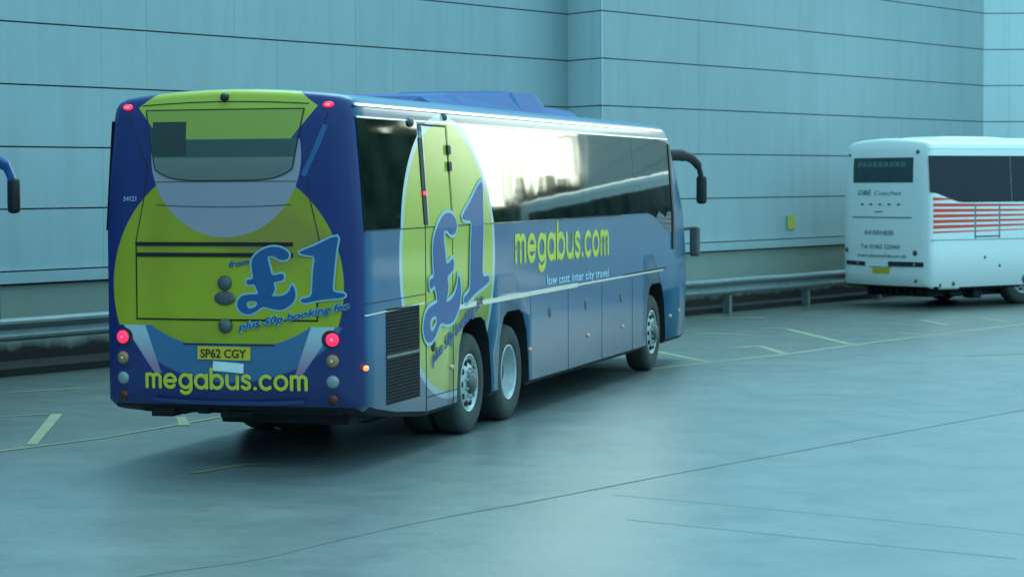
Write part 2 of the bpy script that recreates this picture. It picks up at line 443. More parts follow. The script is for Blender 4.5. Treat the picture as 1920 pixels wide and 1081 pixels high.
def frange(a, b, st):
    n = max(1, int(round((b - a) / st))); return [a + (b - a) * i / n for i in range(n + 1)]
def strip(bm, proj, pts, wid, t=.003):
    """raised thin strip along a 2-D path laid on a surface"""
    n = len(pts)
    rows = []
    for i, (a, b) in enumerate(pts):
        p0 = pts[max(0, i - 1)]; p1 = pts[min(n - 1, i + 1)]
        dx, dy = p1[0] - p0[0], p1[1] - p0[1]; l = math.hypot(dx, dy) or 1
        nx, ny = -dy / l * wid / 2, dx / l * wid / 2
        rows.append([bm.verts.new(proj(a + nx, b + ny, -t)), bm.verts.new(proj(a + nx, b + ny, t)), bm.verts.new(proj(a - nx, b - ny, t)), bm.verts.new(proj(a - nx, b - ny, -t))])
    for q, s_ in zip(rows, rows[1:]):
        for k in range(4): bm.faces.new((q[k], q[(k + 1) % 4], s_[(k + 1) % 4], s_[k]))
    bm.faces.new(rows[0]); bm.faces.new(rows[-1])
    return bm
def disc(bm, proj, a, b, rad, depth, dome=0., seg=28, ry=None):
    """round lens or knob laid on a surface, domed"""
    ry = ry or rad
    prev = [bm.verts.new(proj(a + rad * math.cos(k / seg * 6.2832), b + ry * math.sin(k / seg * 6.2832), -.004)) for k in range(seg)]
    levels = [(1, depth), (.85, depth + dome * .5), (.55, depth + dome * .87), (.2, depth + dome)]
    for s_, d in levels:
        cur = [bm.verts.new(proj(a + rad * s_ * math.cos(k / seg * 6.2832), b + ry * s_ * math.sin(k / seg * 6.2832), d)) for k in range(seg)]
        for k in range(seg): bm.faces.new((prev[k], prev[(k + 1) % seg], cur[(k + 1) % seg], cur[k]))
        prev = cur
    bm.faces.new(prev)
    return bm
def spline(pts, n=6, closed=True):
    out_ = []; m = len(pts)
    for i in range(m if closed else m - 1):
        p0, p1, p2, p3 = (pts[(i - 1) % m], pts[i], pts[(i + 1) % m], pts[(i + 2) % m]) if closed else (pts[max(0, i - 1)], pts[i], pts[i + 1], pts[min(m - 1, i + 2)])
        for k in range(n):
            t = k / n
            out_.append(tuple(.5 * ((2 * p1[j]) + (-p0[j] + p2[j]) * t + (2 * p0[j] - 5 * p1[j] + 4 * p2[j] - p3[j]) * t * t + (-p0[j] + 3 * p1[j] - 3 * p2[j] + p3[j]) * t ** 3) for j in (0, 1)))
    if not closed: out_.append(tuple(pts[-1]))
    return out_
def curve_mesh(polys, offset=0., extrude=.0015):
    cu = bpy.data.curves.new('shape', 'CURVE'); cu.dimensions = '2D'; cu.fill_mode = 'BOTH'; cu.offset = offset; cu.extrude = extrude
    for p in polys:
        s_ = cu.splines.new('POLY'); s_.points.add(len(p) - 1); s_.use_cyclic_u = True
        for q, (a, b) in zip(s_.points, p): q.co = (a, b, 0, 1)
    o = bpy.data.objects.new('shape', cu); COL.objects.link(o)
    dg = bpy.context.evaluated_depsgraph_get(); me = bpy.data.meshes.new_from_object(o.evaluated_get(dg))
    bm = BM(); bm.from_mesh(me); bpy.data.objects.remove(o); bpy.data.curves.remove(cu); bpy.data.meshes.remove(me)
    return bm
def text_bm(s, width, height, bold=0., shear=0., extrude=.002, spacing=1.):
    cu = bpy.data.curves.new('text', 'FONT'); cu.body = s; cu.size = 1; cu.offset = bold; cu.shear = shear; cu.extrude = .01; cu.space_character = spacing; cu.resolution_u = 4
    o = bpy.data.objects.new('text', cu); COL.objects.link(o)
    dg = bpy.context.evaluated_depsgraph_get(); me = bpy.data.meshes.new_from_object(o.evaluated_get(dg))
    bm = BM(); bm.from_mesh(me); bpy.data.objects.remove(o); bpy.data.curves.remove(cu); bpy.data.meshes.remove(me)
    xs = [v.co.x for v in bm.verts]; x0, x1 = min(xs), max(xs)
    k = height / .70                       # cap height of the built-in face is about 0.70
    for v in bm.verts:
        v.co.x = (v.co.x - x0) / (x1 - x0) * width if width else (v.co.x - x0) * k
        v.co.y *= k; v.co.z *= extrude / .01
    return bm
def arc(cx, cy, r_, a0, a1, n=14, ry=None):
    ry = ry or r_
    return [(cx + r_ * math.cos(math.radians(a0 + (a1 - a0) * i / n)), cy + ry * math.sin(math.radians(a0 + (a1 - a0) * i / n))) for i in range(n + 1)]
GLY = {
 'm': (1.24, [[(0, 0), (0, 1)], [(0, .5)] + arc(.31, .69, .31, 180, 0) + [(.62, 0)], [(.62, .5)] + arc(.93, .69, .31, 180, 0) + [(1.24, 0)]]),
 'e': (1.0, [[(0, .5), (1, .5)] + arc(.5, .5, .5, 0, 318, 30)]),
 'g': (1.0, [arc(.5, .5, .5, 0, 360, 32), [(1, 1), (1, 0)] + arc(.5, -.02, .5, 0, -140, 14, .42)]),
 'a': (1.0, [arc(.5, .5, .5, 0, 360, 32), [(1, 1), (1, 0)]]),
 'b': (1.0, [arc(.5, .5, .5, 0, 360, 32), [(0, 1.5), (0, 0)]]),
 'u': (.92, [[(0, 1), (0, .46)] + arc(.46, .46, .46, 180, 360) + [(.92, 1)], [(.92, 1), (.92, 0)]]),
 's': (.70, [spline([(.66, .86), (.42, 1.0), (.12, .92), (.10, .66), (.36, .52), (.62, .38), (.60, .10), (.30, 0), (.02, .14)], 5, False)]),
 'c': (.86, [arc(.5, .5, .5, 48, 312, 24)]),
 'o': (1.0, [arc(.5, .5, .5, 0, 360, 32)]),
 '.': (.06, [[(.0, .02), (.04, .02)]]),
}
def stroke_text(s, u0, u1, base0, base1, xh, sw, proj, flat=.002, gap=.42):
    """rounded geometric lettering as flattened tubes laid on a surface"""
    bm = BM(); x = 0; items = []
    for ch in s:
        wd, st = GLY[ch]
        items += [[(px + x, py) for px, py in q] for q in st]; x += wd + gap
    tot = x - gap
    k = (u1 - u0 - sw) / tot
    for q in items:
        pts = [(u0 + sw / 2 + a * k, base0 + (base1 - base0) * (a / tot) + sw / 2 + b * (xh - sw)) for a, b in q]
        # flattened half-tube ribbon with round ends
        n = len(pts); seg = 8; rings = []
        ext = []
        d0 = Vector((pts[0][0] - pts[1][0], pts[0][1] - pts[1][1])).normalized() * sw / 2
        d1 = Vector((pts[-1][0] - pts[-2][0], pts[-1][1] - pts[-2][1])).normalized() * sw / 2
        rad = [1] * n
        P = [(pts[0][0] + d0.x * c, pts[0][1] + d0.y * c) for c in (.98, .7)] + pts + [(pts[-1][0] + d1.x * c, pts[-1][1] + d1.y * c) for c in (.7, .98)]
        R_ = [.2, .71] + rad + [.71, .2]
        for i, (a, b) in enumerate(P):
            p0 = P[max(0, i - 1)]; p1 = P[min(len(P) - 1, i + 1)]
            dx, dy = p1[0] - p0[0], p1[1] - p0[1]; l = math.hypot(dx, dy) or 1
            nx, ny = -dy / l, dx / l
            rings.append([bm.verts.new(proj(a + nx * math.cos(t) * sw / 2 * R_[i], b + ny * math.cos(t) * sw / 2 * R_[i], flat * math.sin(t))) for t in [math.pi * j / seg for j in range(seg + 1)]])
        for q0, q1 in zip(rings, rings[1:]):
            for j in range(seg): bm.faces.new((q0[j], q0[j + 1], q1[j + 1], q1[j]))
    return bm
# heavy italic pound sign and figure one, traced in panel millimetres of the rear
def cc(p): return (1.34 + ((420 + p[0] / 5.148) - 447) * .00507, 1.40 - ((430 + p[1] / 5.148) - 585) * .00475)
POUND = [(232, 490), (290, 478), (284, 400), (280, 330), (300, 270), (360, 215), (440, 178), (520, 172), (590, 195), (635, 240), (620, 285), (575, 298), (530, 285), (490, 262), (440, 262), (436, 300), (455, 370), (478, 442), (574, 430), (576, 488), (490, 512), (498, 560), (492, 600), (470, 645), (540, 645), (600, 625), (640, 585), (660, 535), (684, 575), (692, 640), (670, 700), (620, 745), (560, 772), (480, 768), (385, 745), (320, 790), (250, 818), (185, 805), (140, 750), (145, 690), (185, 645), (250, 630), (338, 622), (318, 560), (300, 530), (240, 535)]
PHOLE = [(228, 720), (245, 697), (290, 690), (330, 705), (320, 740), (285, 760), (245, 762)]
ONE = [(735, 222), (875, 160), (1080, 70), (1074, 200), (1060, 330), (1045, 480), (1040, 575), (1065, 605), (1130, 612), (1152, 632), (1120, 655), (960, 672), (860, 690), (780, 706), (745, 690), (755, 668), (810, 655), (842, 630), (850, 560), (860, 400), (872, 268), (800, 250)]
POUND = [cc(p) for p in POUND]; PHOLE = [cc(p) for p in PHOLE]; ONE = [cc(p) for p in ONE]
def price_polys(tf): return [[tf(*p) for p in spline(q, 3)] for q in (POUND, PHOLE, ONE)]
# ------------------------------------------------------------------ wheels
def make_wheel(parent, xo, y, sgn, kind):
    """kind: drive (domed dish with nuts), deep (concave), front"""
    e = bpy.data.objects.new('wheel', None); COL.objects.link(e); e.parent = parent
    e.location = (xo, y, .51); e.rotation_euler = (0, 0, 0 if sgn > 0 else math.pi)
    wdt = .62 if kind == 'drive' else .30
    bm = BM()
    prof = [(.29, -.03), (.315, -.005), (.34, .0), (.40, .006), (.455, -.002), (.492, -.025), (.508, -.06), (.51, -.10)]
    if kind == 'drive': prof += [(.51, -.24), (.50, -.28), (.40, -.31), (.50, -.34), (.51, -.38)]
    prof += [(.51, -wdt + .06), (.49, -wdt + .02), (.40, -wdt), (.29, -wdt + .03)]
    lathe_x(bm, prof, 56)
    obj('tyre', bm, MT['tyre'], e, smooth=True)
    bm = BM()
    if kind == 'drive':
        lathe_x(bm, [(.292, -.04), (.296, -.012), (.283, -.006), (.272, -.02), (.262, -.06), (.235, -.05), (.19, -.02), (.15, -.008), (.10, -.006), (.0, -.004)], 56)
    elif kind == 'deep':
        lathe_x(bm, [(.292, -.04), (.296, -.012), (.283, -.006), (.272, -.03), (.262, -.15), (.235, -.18), (.19, -.15), (.12, -.145), (.0, -.14)], 56)
    else:
        lathe_x(bm, [(.292, -.04), (.296, -.012), (.283, -.006), (.272, -.02), (.262, -.05), (.23, -.03), (.18, .0), (.12, .005), (.0, .006)], 56)
    rim = obj('rim', bm, MT['steel'], e, smooth=True)
    if sgn < 0: return e            # the far side is never seen
    bm = BM(); hx = {'drive': -.028, 'deep': -.158, 'front': -.012}[kind]
    for k in range(10):
        a = k / 10 * 2 * math.pi
        tube(bm, [(hx - .02, .213 * math.cos(a), .213 * math.sin(a)), (hx + .012, .213 * math.cos(a), .213 * math.sin(a))], .030, 14)
    obj_split('hand_hole', bm, MT['dark'], e)
    bm = BM(); hx = {'drive': -.006, 'deep': -.145, 'front': .006}[kind]
    for k in range(10):
        a = (k + .5) / 10 * 2 * math.pi
        tube(bm, [(hx - .02, .145 * math.cos(a), .145 * math.sin(a)), (hx + .03, .145 * math.cos(a), .145 * math.sin(a))], [.017, .014], 6)
    obj_split('wheel_nut', bm, MT['steel'], e)
    bm = BM(); lathe_x(bm, [(.11, hx - .01), (.105, hx + .03), (.085, hx + .055), (.0, hx + .06)], 32)
    obj('hub', bm, MT['hub'], e, smooth=True)
    return e
def make_mirror(parent, mat_arm, flip=1):
    a = lambda x, y, z: (CX + (x - CX) * flip, y, z)
    bm = BM(); tube(bm, spline3([a(2.28, 12.95, 2.90), a(2.44, 13.25, 2.91), a(2.56, 13.50, 2.87), a(2.64, 13.68, 2.76), a(2.67, 13.76, 2.58)], 5), [(.06, .085)] * 8 + [(.05, .07)] * 8 + [(.035, .05)] * 5, 12)
    arm = obj('mirror_arm', bm, mat_arm, parent, smooth=True)
    bm = BM(); box(bm, -.075, .075, -.06, .06, -.21, .20, .05)
    for v in bm.verts: v.co.x += 2.67; v.co.y += 13.78; v.co.z += 2.42
    if flip < 0:
        for v in bm.verts: v.co.x = 2 * CX - v.co.x
    obj('mirror_head', bm, MT['rubber'], parent, smooth=True)
def spline3(pts, n):
    out_ = []; m = len(pts)
    for i in range(m - 1):
        p0, p1, p2, p3 = pts[max(0, i - 1)], pts[i], pts[i + 1], pts[min(m - 1, i + 2)]
        for k in range(n):
            t = k / n
            out_.append(tuple(.5 * ((2 * p1[j]) + (-p0[j] + p2[j]) * t + (2 * p0[j] - 5 * p1[j] + 4 * p2[j] - p3[j]) * t * t + (-p0[j] + 3 * p1[j] - 3 * p2[j] + p3[j]) * t ** 3) for j in range(3)))
    out_.append(tuple(pts[-1])); return out_
# ------------------------------------------------------------------ ground
def poly_obj(name, pts, z, mat):
    bm = BM(); bm.faces.new([bm.verts.new((x, y, z)) for x, y in pts]); return obj(name, bm, mat)
g = poly_obj('ground', [(-700, -500), (900, -500), (900, 1200), (-700, 1200)], 0, MT['ground']); g['kind'] = 'structure'
def ribbon(bm, pts, wid, z):
    n = len(pts); rows = []
    for i, p in enumerate(pts):
        a = Vector(pts[max(0, i - 1)]); b = Vector(pts[min(n - 1, i + 1)]); d = (b - a).normalized(); nn = Vector((-d.y, d.x)) * wid / 2 * (1 + .25 * math.sin(i * 2.3))
        rows.append((bm.verts.new((p[0] + nn.x, p[1] + nn.y, z)), bm.verts.new((p[0] - nn.x, p[1] - nn.y, z))))
    for a, b in zip(rows, rows[1:]): bm.faces.new((a[0], a[1], b[1], b[0]))
MARKS = [([(2.0, 10.7), (2.41, 11.77), (2.93, 13.03), (3.71, 14.78), (4.39, 16.94), (5.31, 19.49), (6.6, 23.0)], .10), ([(1.5, 15.3), (1.89, 14.69), (2.90, 13.1)], .11),
         ([(2.74, 15.92), (3.03, 16.45)], .10), ([(3.05, 16.35), (3.68, 14.90)], .11), ([(2.29, 20.68), (2.68, 20.76)], .12), ([(2.74, 20.6), (4.34, 17.05)], .12),
         ([(4.66, 20.01), (5.22, 19.55)], .10), ([(4.66, 23.69), (5.3, 22.21)], .10), ([(5.64, 24.56), (6.33, 23.04)], .10), ([(.45, 23.53), (1.81, 23.8)], .14), ([(1.32, 19.32), (2.41, 18.88)], .12),
         ([(6.31, 15.01), (7.06, 15.68)], .09), ([(-4.41, 6.44), (-3.81, 7.25)], .07), ([(-1.4, 1.29), (-2.6, 4.15)], .11), ([(-3.05, 3.68), (-2.65, 4.14)], .05),
         ([(-1.9, -.9), (-1.43, .72), (-.99, 1.98), (-.78, 3.52), (-.6, 5.0)], .06), ([(-1.11, 4.14), (-.69, 3.32)], .10), ([(1.06, -.43), (1.28, .26), (1.59, .34)], .06)]
for i, (pts, wd) in enumerate(MARKS):
    bm = BM(); ribbon(bm, pts, wd, .0015 + .0003 * i); o = obj('bay_marking', bm, MT['line'], recalc=False); o['kind'] = 'structure'
bm = BM()
ribbon(bm, spline([(2.2, -7.5), (2.97, -5.53), (3.44, -4.69), (3.68, -3.7), (4.03, -2.54), (4.5, -1.34), (5.14, .47), (5.97, 2.62), (6.73, 4.61), (7.69, 7.06), (9.6, 12)], 4, False), .020, .0026)
o = obj('pavement_joint', bm, MT['jointline'], recalc=False); o['kind'] = 'structure'
MT['tyremark'] = line_mat('rubber tyre mark', (.11, .13, .13), .52)
for i, pts in enumerate([[(4.97, -.89), (6.35, -1.4), (8.3, -2.23), (9.6, -3.0)], [(5.42, -2.23), (6.85, -2.78), (8.38, -3.36)]]):
    bm = BM(); ribbon(bm, spline(pts, 6, False), .022, .0012 + .0004 * i); o = obj('tyre_mark', bm, MT['tyremark'], recalc=False); o['kind'] = 'structure'
# ------------------------------------------------------------------ building wall
bld = empty('panelled_building', 'tall windowless building clad in grey horizontal metal panels behind the coaches', 'building', (-1.84, 23.25, 0))
P0 = Vector((-1.84, 23.25)); BO = Vector((-1.84, 23.25, 0))
tA = Vector((.3182, .9480)); tC = Vector((.3284, .9445))
PB = Vector((-1.00, 22.50)); PC = PB + tC * 16.6967; PD = PC + Vector((.955, .297)) * 1.25
TOPK = 8; Z0 = 1.336; PK = .8644
def facet(a, b, seams, mat, out_n, seed, bk=0., th=.05, bs=0.):
    """cladding from a to b in plan; panels are boxes with real gaps over a dark backing"""
    d = (b - a); L_ = d.length; d.normalize(); n = Vector(out_n)
    bm = BM(); rnd = random.Random(seed)
    def P3(s_, off, z): q = a + d * s_ + n * off; return Vector((q.x, q.y, z)) - BO
    def slab(bm, s0, s1, o0, o1, z0, z1):
        vs = [bm.verts.new(P3(s_, o_, z_)) for s_ in (s0, s1) for o_ in (o0, o1) for z_ in (z0, z1)]
        for q in ((0, 1, 3, 2), (4, 6, 7, 5), (0, 4, 5, 1), (2, 3, 7, 6), (0, 2, 6, 4), (1, 5, 7, 3)): bm.faces.new([vs[i] for i in q])
    ss = [0] + seams + [L_]
    for k in range(TOPK):
        z0 = Z0 + PK * k + .011; z1 = Z0 + PK * (k + 1) - .011
        for s0, s1 in zip(ss, ss[1:]):
            jit = rnd.uniform(-.0015, .0015)
            slab(bm, s0 + (.0018 if s0 else 0), s1 - (.0018 if s1 < L_ else 0), -th, jit, z0, z1)
    obj('cladding', bm, mat, bld)
    bm = BM(); slab(bm, bs, L_ - bk, -.20, -th + .005, 0.02, Z0 + PK * TOPK + .15); obj('backing', bm, MT['joint'], bld)
    bm = BM(); slab(bm, 0, L_, -.03, .07, 1.17, Z0 - .012); obj('ledge', bm, mat, bld)
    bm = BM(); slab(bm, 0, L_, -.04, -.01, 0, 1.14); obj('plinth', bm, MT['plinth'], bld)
def s_of(p, a, d): return (Vector(p) - a).dot(d)
A0 = P0 - tA * 46
nA = (.9480, -.3182); nC = (.9445, -.3284)
sa = [s_of(p, A0, tA) for p in [(-5.72, 11.69), (-5.42, 12.58), (-4.80, 14.42), (-4.48, 15.38), (-3.85, 17.26), (-3.53, 18.21), (-2.89, 20.12)]]
sa = sorted([sa[0] - 2.8 * k for k in range(1, 12)] + sa)
facet(A0, P0, sa, MT['clad'], nA, 1, -.16)
dB = (PB - P0).normalized(); facet(P0, PB, [], MT['clad_lit'], (dB.y, -dB.x), 2, .20, .02)
sC = [s_of(p, PB, tC) for p in [(-.81, 23.04), (.13, 25.74), (1.47, 29.60), (3.03, 34.07)]]
facet(PB, PC, sC, MT['clad'], nC, 3, 0., .02, .25)
dD = (PD - PC).normalized(); facet(PC, PD, [.62], MT['clad_lit'], (dD.y, -dD.x), 4)
PE = PD + tC * 42.0; facet(PD, PE, [3.0 * k for k in range(1, 20)], MT['clad'], nC, 5)
# low dirt kerb between barrier and wall, blackened for shade under the rail
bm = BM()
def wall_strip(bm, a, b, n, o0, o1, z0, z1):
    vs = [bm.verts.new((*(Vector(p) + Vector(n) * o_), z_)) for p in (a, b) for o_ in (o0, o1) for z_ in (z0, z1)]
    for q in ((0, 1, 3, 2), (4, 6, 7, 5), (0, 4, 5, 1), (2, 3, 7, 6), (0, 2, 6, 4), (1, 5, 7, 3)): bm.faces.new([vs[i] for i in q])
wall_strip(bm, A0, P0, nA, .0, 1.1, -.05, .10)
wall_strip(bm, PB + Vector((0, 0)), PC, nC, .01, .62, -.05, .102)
MT['dirt'] = simple('black dirt with painted shade', (.012, .010, .009), .9, vary=.5, scale=3)
o = obj('shaded_dirt_verge', bm, MT['dirt']); o['kind'] = 'structure'
# guardrails
def guardrail(name, label, a, d, L_, ztop, posts, n):
    e = empty(name, label, 'guardrail', (a.x, a.y, 0), 0, 'guardrails along the wall')
    prof = [(-.01, 0), (.03, -.005), (.075, -.04), (.08, -.075), (.03, -.12), (0, -.155), (.03, -.19), (.08, -.235), (.075, -.27), (.03, -.305), (-.01, -.31), (-.004, -.16)]
    bm = BM(); N_ = 14; rows = []
    for i in range(N_ + 1):
        s_ = L_ * i / N_; w_ = .012 * math.sin(i * 1.7)
        rows.append([bm.verts.new((d.x * s_ + n.x * (o_ + w_), d.y * s_ + n.y * (o_ + w_), ztop + z_ + w_ * .5)) for o_, z_ in prof])
    for q, r_ in zip(rows, rows[1:]):
        for k in range(len(prof)): bm.faces.new((q[k], q[(k + 1) % len(prof)], r_[(k + 1) % len(prof)], r_[k]))
    bm.faces.new(rows[0]); bm.faces.new(rows[-1])
    obj('rail', bm, MT['galv'], e)
    for s_ in posts:
        bm = BM(); c = d * s_ - n * .10
        for (w0, w1, t0, t1) in ((-.07, .07, -.006, .006), (-.07, -.055, -.05, .05), (.055, .07, -.05, .05)):
            vs = [bm.verts.new((c.x + d.x * t_ + n.x * w_, c.y + d.y * t_ + n.y * w_, z_)) for w_ in (w0, w1) for t_ in (t0, t1) for z_ in (0, ztop - .04)]
            for q in ((0, 1, 3, 2), (4, 6, 7, 5), (0, 4, 5, 1), (2, 3, 7, 6), (0, 2, 6, 4), (1, 5, 7, 3)): bm.faces.new([vs[i] for i in q])
        obj('post', bm, MT['galv'], e)
NA = Vector(nA); NC = Vector(nC)
ra = Vector((-5.67, 8.50)) - tA * 14
guardrail('guardrail', 'grey corrugated steel barrier left of the blue and yellow coach', ra, tA, 29.0, .775, [.7 + 3.2 * k for k in range(9)], NA)
rc = Vector((1.29, 27.47)) - tC * 6.0 + NC * .35
guardrail('guardrail', 'grey corrugated steel barrier between the two coaches', rc, tC, 13.2, .68, [1.0, 3.75 , 6.9, 10.1], NC)
# sign on the wall
sg = empty('wall_sign', 'small square yellow sign fixed to the grey cladding left of the white coach', 'sign', (1.34, 29.22, 1.675))
bm = BM()
box(bm, -.004, .012, -.17, .17, -.145, .145, .003)
o = obj('sign_plate', bm, MT['signyel'], sg); 
sg.rotation_euler = (0, 0, -math.atan2(.3284, .9445)); sg.location = (1.34 + .9445 * .012, 29.22 - .3284 * .012, 1.675)
bm = BM()
for yy_ in (-.13, .13):
    for zz_ in (-.11, .11): tube(bm, [(.01, yy_, zz_), (.018, yy_, zz_)], .008, 8)
obj_split('screw', bm, MT['steel'], sg)
# ------------------------------------------------------------------ the blue and yellow coach
coach = empty('coach', 'blue coach with a yellow disc on its rear, the nearest and largest vehicle', 'coach', (0, 0, 0))
ARCH = (3.33, 4.74, 11.56)
def zb(y):
    return .53 - .13 * min(1, y / .9) - .08 * max(0, min(1, (y - .9) / .9)) if y < 2 else .32
body, yfront = coach_body('body', coach, [MT['livery'], MT['dark']], 13.95, ARCH, zb)
RP = on_rear(0); SP = on_side(0)
# underbody
bm = BM(); box(bm, .75, 1.75, 2.2, 13.2, .20, .52); box(bm, .3, 2.2, 5.6, 10.6, .26, .50); box(bm, .95, 2.2, .5, 2.4, .36, .56, .02); box(bm, .3, 2.2, .22, 2.4, .47, .56, .02)
for i in range(14):
    a = random.uniform(.3, 2.1); l = random.uniform(.05, .35)
    box(bm, a, a + l, .14 + .02 * i, .35 + .02 * i, random.uniform(.43, .49), .56)
obj('chassis', bm, MT['dark'], coach)
bm = BM()
for y_ in (ARCH[0], ARCH[1], ARCH[2]): tube(bm, [(.3, y_, .5), (2.2, y_, .5)], .09, 12)
obj_split('axle', bm, MT['dark'], coach)
# windows
QW = lambda v: (lambda a: v)
def zlow(y): t = max(0, min(1, (y - 11.0) / 1.9)); return 2.12 - .34 * (t * t * (3 - 2 * t))
sheet('side_window', coach, MT['glass'], frange(.13, 1.74, .3), QW(2.12), QW(3.105), SP, label='dark glass at the rear corner of the coach')
sheet('side_window', coach, MT['glass'], frange(2.67, 5.0, .4), zlow, QW(3.105), SP)
for y0, y1 in ((5.008, 7.75), (7.758, 10.4)): sheet('side_window', coach, MT['glass'], frange(y0, y1, .4), zlow, QW(3.105), SP)
sheet('side_window', coach, MT['glass'], frange(10.408, 12.55, .2), zlow, lambda a: 3.105 - .06 * max(0, a - 12), SP)
mirror_side = lambda a, b, d: Vector((2 * CX - side_x(b) - d, a, b))
for y0, y1 in ((.13, 3.0), (3.01, 6.2), (6.21, 9.4), (9.41, 12.4)):
    sheet('side_window', coach, MT['glass'], frange(y0, y1, .5), QW(2.12), QW(3.105), mirror_side)
# door in the side behind the drive axle
dr = BM()
strip(dr, SP, [(1.79, z_) for z_ in [.34, 1.0, 1.6, 2.1, 2.6, 3.08]], .016); strip(dr, SP, [(2.63, z_) for z_ in [.34, 1.0, 1.6, 2.1, 2.6, 3.08]], .014)
strip(dr, SP, [(1.79, 3.085), (2.63, 3.085)], .018); strip(dr, SP, [(1.8, .50), (2.75, .50)], .008)
door = obj('door', dr, MT['seam'], coach)
sheet('door_glass', door, MT['glass'], frange(1.845, 2.60, .25), QW(2.12), QW(3.06), SP)
bm = BM(); strip(bm, on_side(.006), [(1.80, z_) for z_ in [2.14, 2.3, 2.6, 2.96]], .085, .006); obj('rubber_seal', bm, MT['rubber'], door)
bm = BM(); strip(bm, on_side(.012), [(1.852, z_) for z_ in [2.14, 2.3, 2.6, 3.0, 3.08]], .016, .006); obj('door_edge_trim', bm, MT['alu'], door)
bm = BM(); strip(bm, on_side(.018), [(1.80, 2.42), (1.80, 2.455)], .09, .004); obj('red_mark', bm, MT['red_lit'], door)  # red mark on the seal, set in an emissive red
for z_ in (2.86, 2.70):
    bm = BM(); strip(bm, on_side(.01), [(2.63, z_ - .05), (2.63, z_ + .04)], .085, .018); obj('hinge', bm, MT['rubber'], door)
bm = BM(); disc(bm, SP, 2.0, .98, .06, .006, .01); disc(bm, SP, 2.0, 1.08, .035, .006, .012); obj('handle', bm, MT['rubber'], door)
bm = BM(); disc(bm, SP, 1.55, 3.10, .045, .012, .03); disc(bm, SP, 2.62, 3.18, .04, .012, .02); obj_split('roof_camera', bm, MT['hub'], coach)
# trims
bm = BM(); strip(bm, SP, [(a, 3.118) for a in frange(.12, 12.6, 1)], .014, .006); obj('window_rail', bm, MT['alu'], coach)
bm = BM(); strip(bm, SP, [(a, 3.228) for a in frange(.12, 12.3, 1)], .022, .010); obj('gutter_rail', bm, MT['alu'], coach)
bm = BM(); strip(bm, SP, [(a, zlow(a) - .008) for a in frange(3.35, 9.6, .4)], .013, .005); obj('waist_trim', bm, MT['chrome'], coach)
bm = BM()
strip(bm, SP, [(2.72, 1.305), (4, 1.312), (6, 1.32), (7.4, 1.325)], .045, .012); strip(bm, SP, [(7.4, 1.325), (9.0, 1.33), (12.0, 1.335)], .022, .007); strip(bm, SP, [(.1, 1.40 - .03), (1.76, 1.40)], .012, .006)
obj_split('skirt_trim', bm, MT['alu'], coach)
bm = BM()
strip(bm, SP, [(.12, 1.47), (1.78, 1.485)], .008); strip(bm, SP, [(.12, 2.112), (3.3, 2.112)], .008); strip(bm, SP, [(9.7, 1.352), (12.2, 1.357)], .02)
for a in (5.42, 7.0, 8.6, 10.2): strip(bm, SP, [(a, .35), (a, 1.29)], .007, .0025)
obj_split('panel_seam', bm, MT['seam'], coach)
# rear grille on the side
gl = BM(); strip(gl, SP, [(1.12, .53), (1.12, 1.40)], .94, .004); gr = obj('engine_grille', gl, MT['dark'], coach)
bm = BM()
for k in range(28):
    z_ = .55 + k * .031
    if abs(z_ - .965) < .02: continue
    strip(bm, on_side(.006), [(.67, z_), (1.57, z_)], .010, .003)
obj('louvre', bm, MT['grille'], gr)
bm = BM(); strip(bm, on_side(.008), [(.65, .965), (1.59, .965)], .022, .004); obj('divider_bar', bm, MT['galv'], gr)
# side markers and locks
for a, z_, mt in ((.10, .91, 'amber_lit'), (2.56, .73, 'amber_mark'), (5.36, .71, 'amber_mark'), (7.9, .70, 'amber_mark'), (9.64, .70, 'amber_mark'), (12.42, .68, 'amber_mark')):
    bm = BM(); disc(bm, SP, a, z_, .045, .012, .014, ry=.024); obj('side_marker', bm, MT[mt], coach, smooth=True)
bm = BM(); disc(bm, SP, 13.0, .72, .05, .01, .01, ry=.03); obj('side_repeater', bm, MT['clear'], coach)
for a in (6.2, 7.81, 9.58):
    bm = BM(); disc(bm, SP, a, 1.08, .055, .004, .008, ry=.07); obj('locker_handle', bm, MT['hub'], coach, smooth=True)
# roof pod
bm = BM(); rows = []
RP_ = [(3.3, .0, .72), (3.4, .07, .80), (3.9, .10, .84), (4.3, .13, .86), (6.4, .185, .86), (6.5, .235, .86), (7.4, .24, .86), (7.7, .215, .84), (7.85, .12, .80), (8.1, .10, .78), (9.5, .085, .74), (9.9, .0, .6)]
for y_, h_, w_ in RP_:
    rr = []
    for k in range(13):
        t = -1 + 2 * k / 12; s_ = (1 - abs(t) ** 14)
        rr.append(bm.verts.new((CX + w_ * t, y_, 3.355 + (h_ + .015) * s_ - .02)))
    rr += [bm.verts.new((CX + w_, y_, 3.30)), bm.verts.new((CX - w_, y_, 3.30))]
    rows.append(rr)
for q, r_ in zip(rows, rows[1:]):
    for k in range(15): bm.faces.new((q[k], q[(k + 1) % 15], r_[(k + 1) % 15], r_[k]))
bm.faces.new(rows[0]); bm.faces.new(rows[-1])
pod = obj('air_conditioning_pod', bm, simple('matt blue roof moulding', (.02, .085, .25), .65, spec=.25), coach)
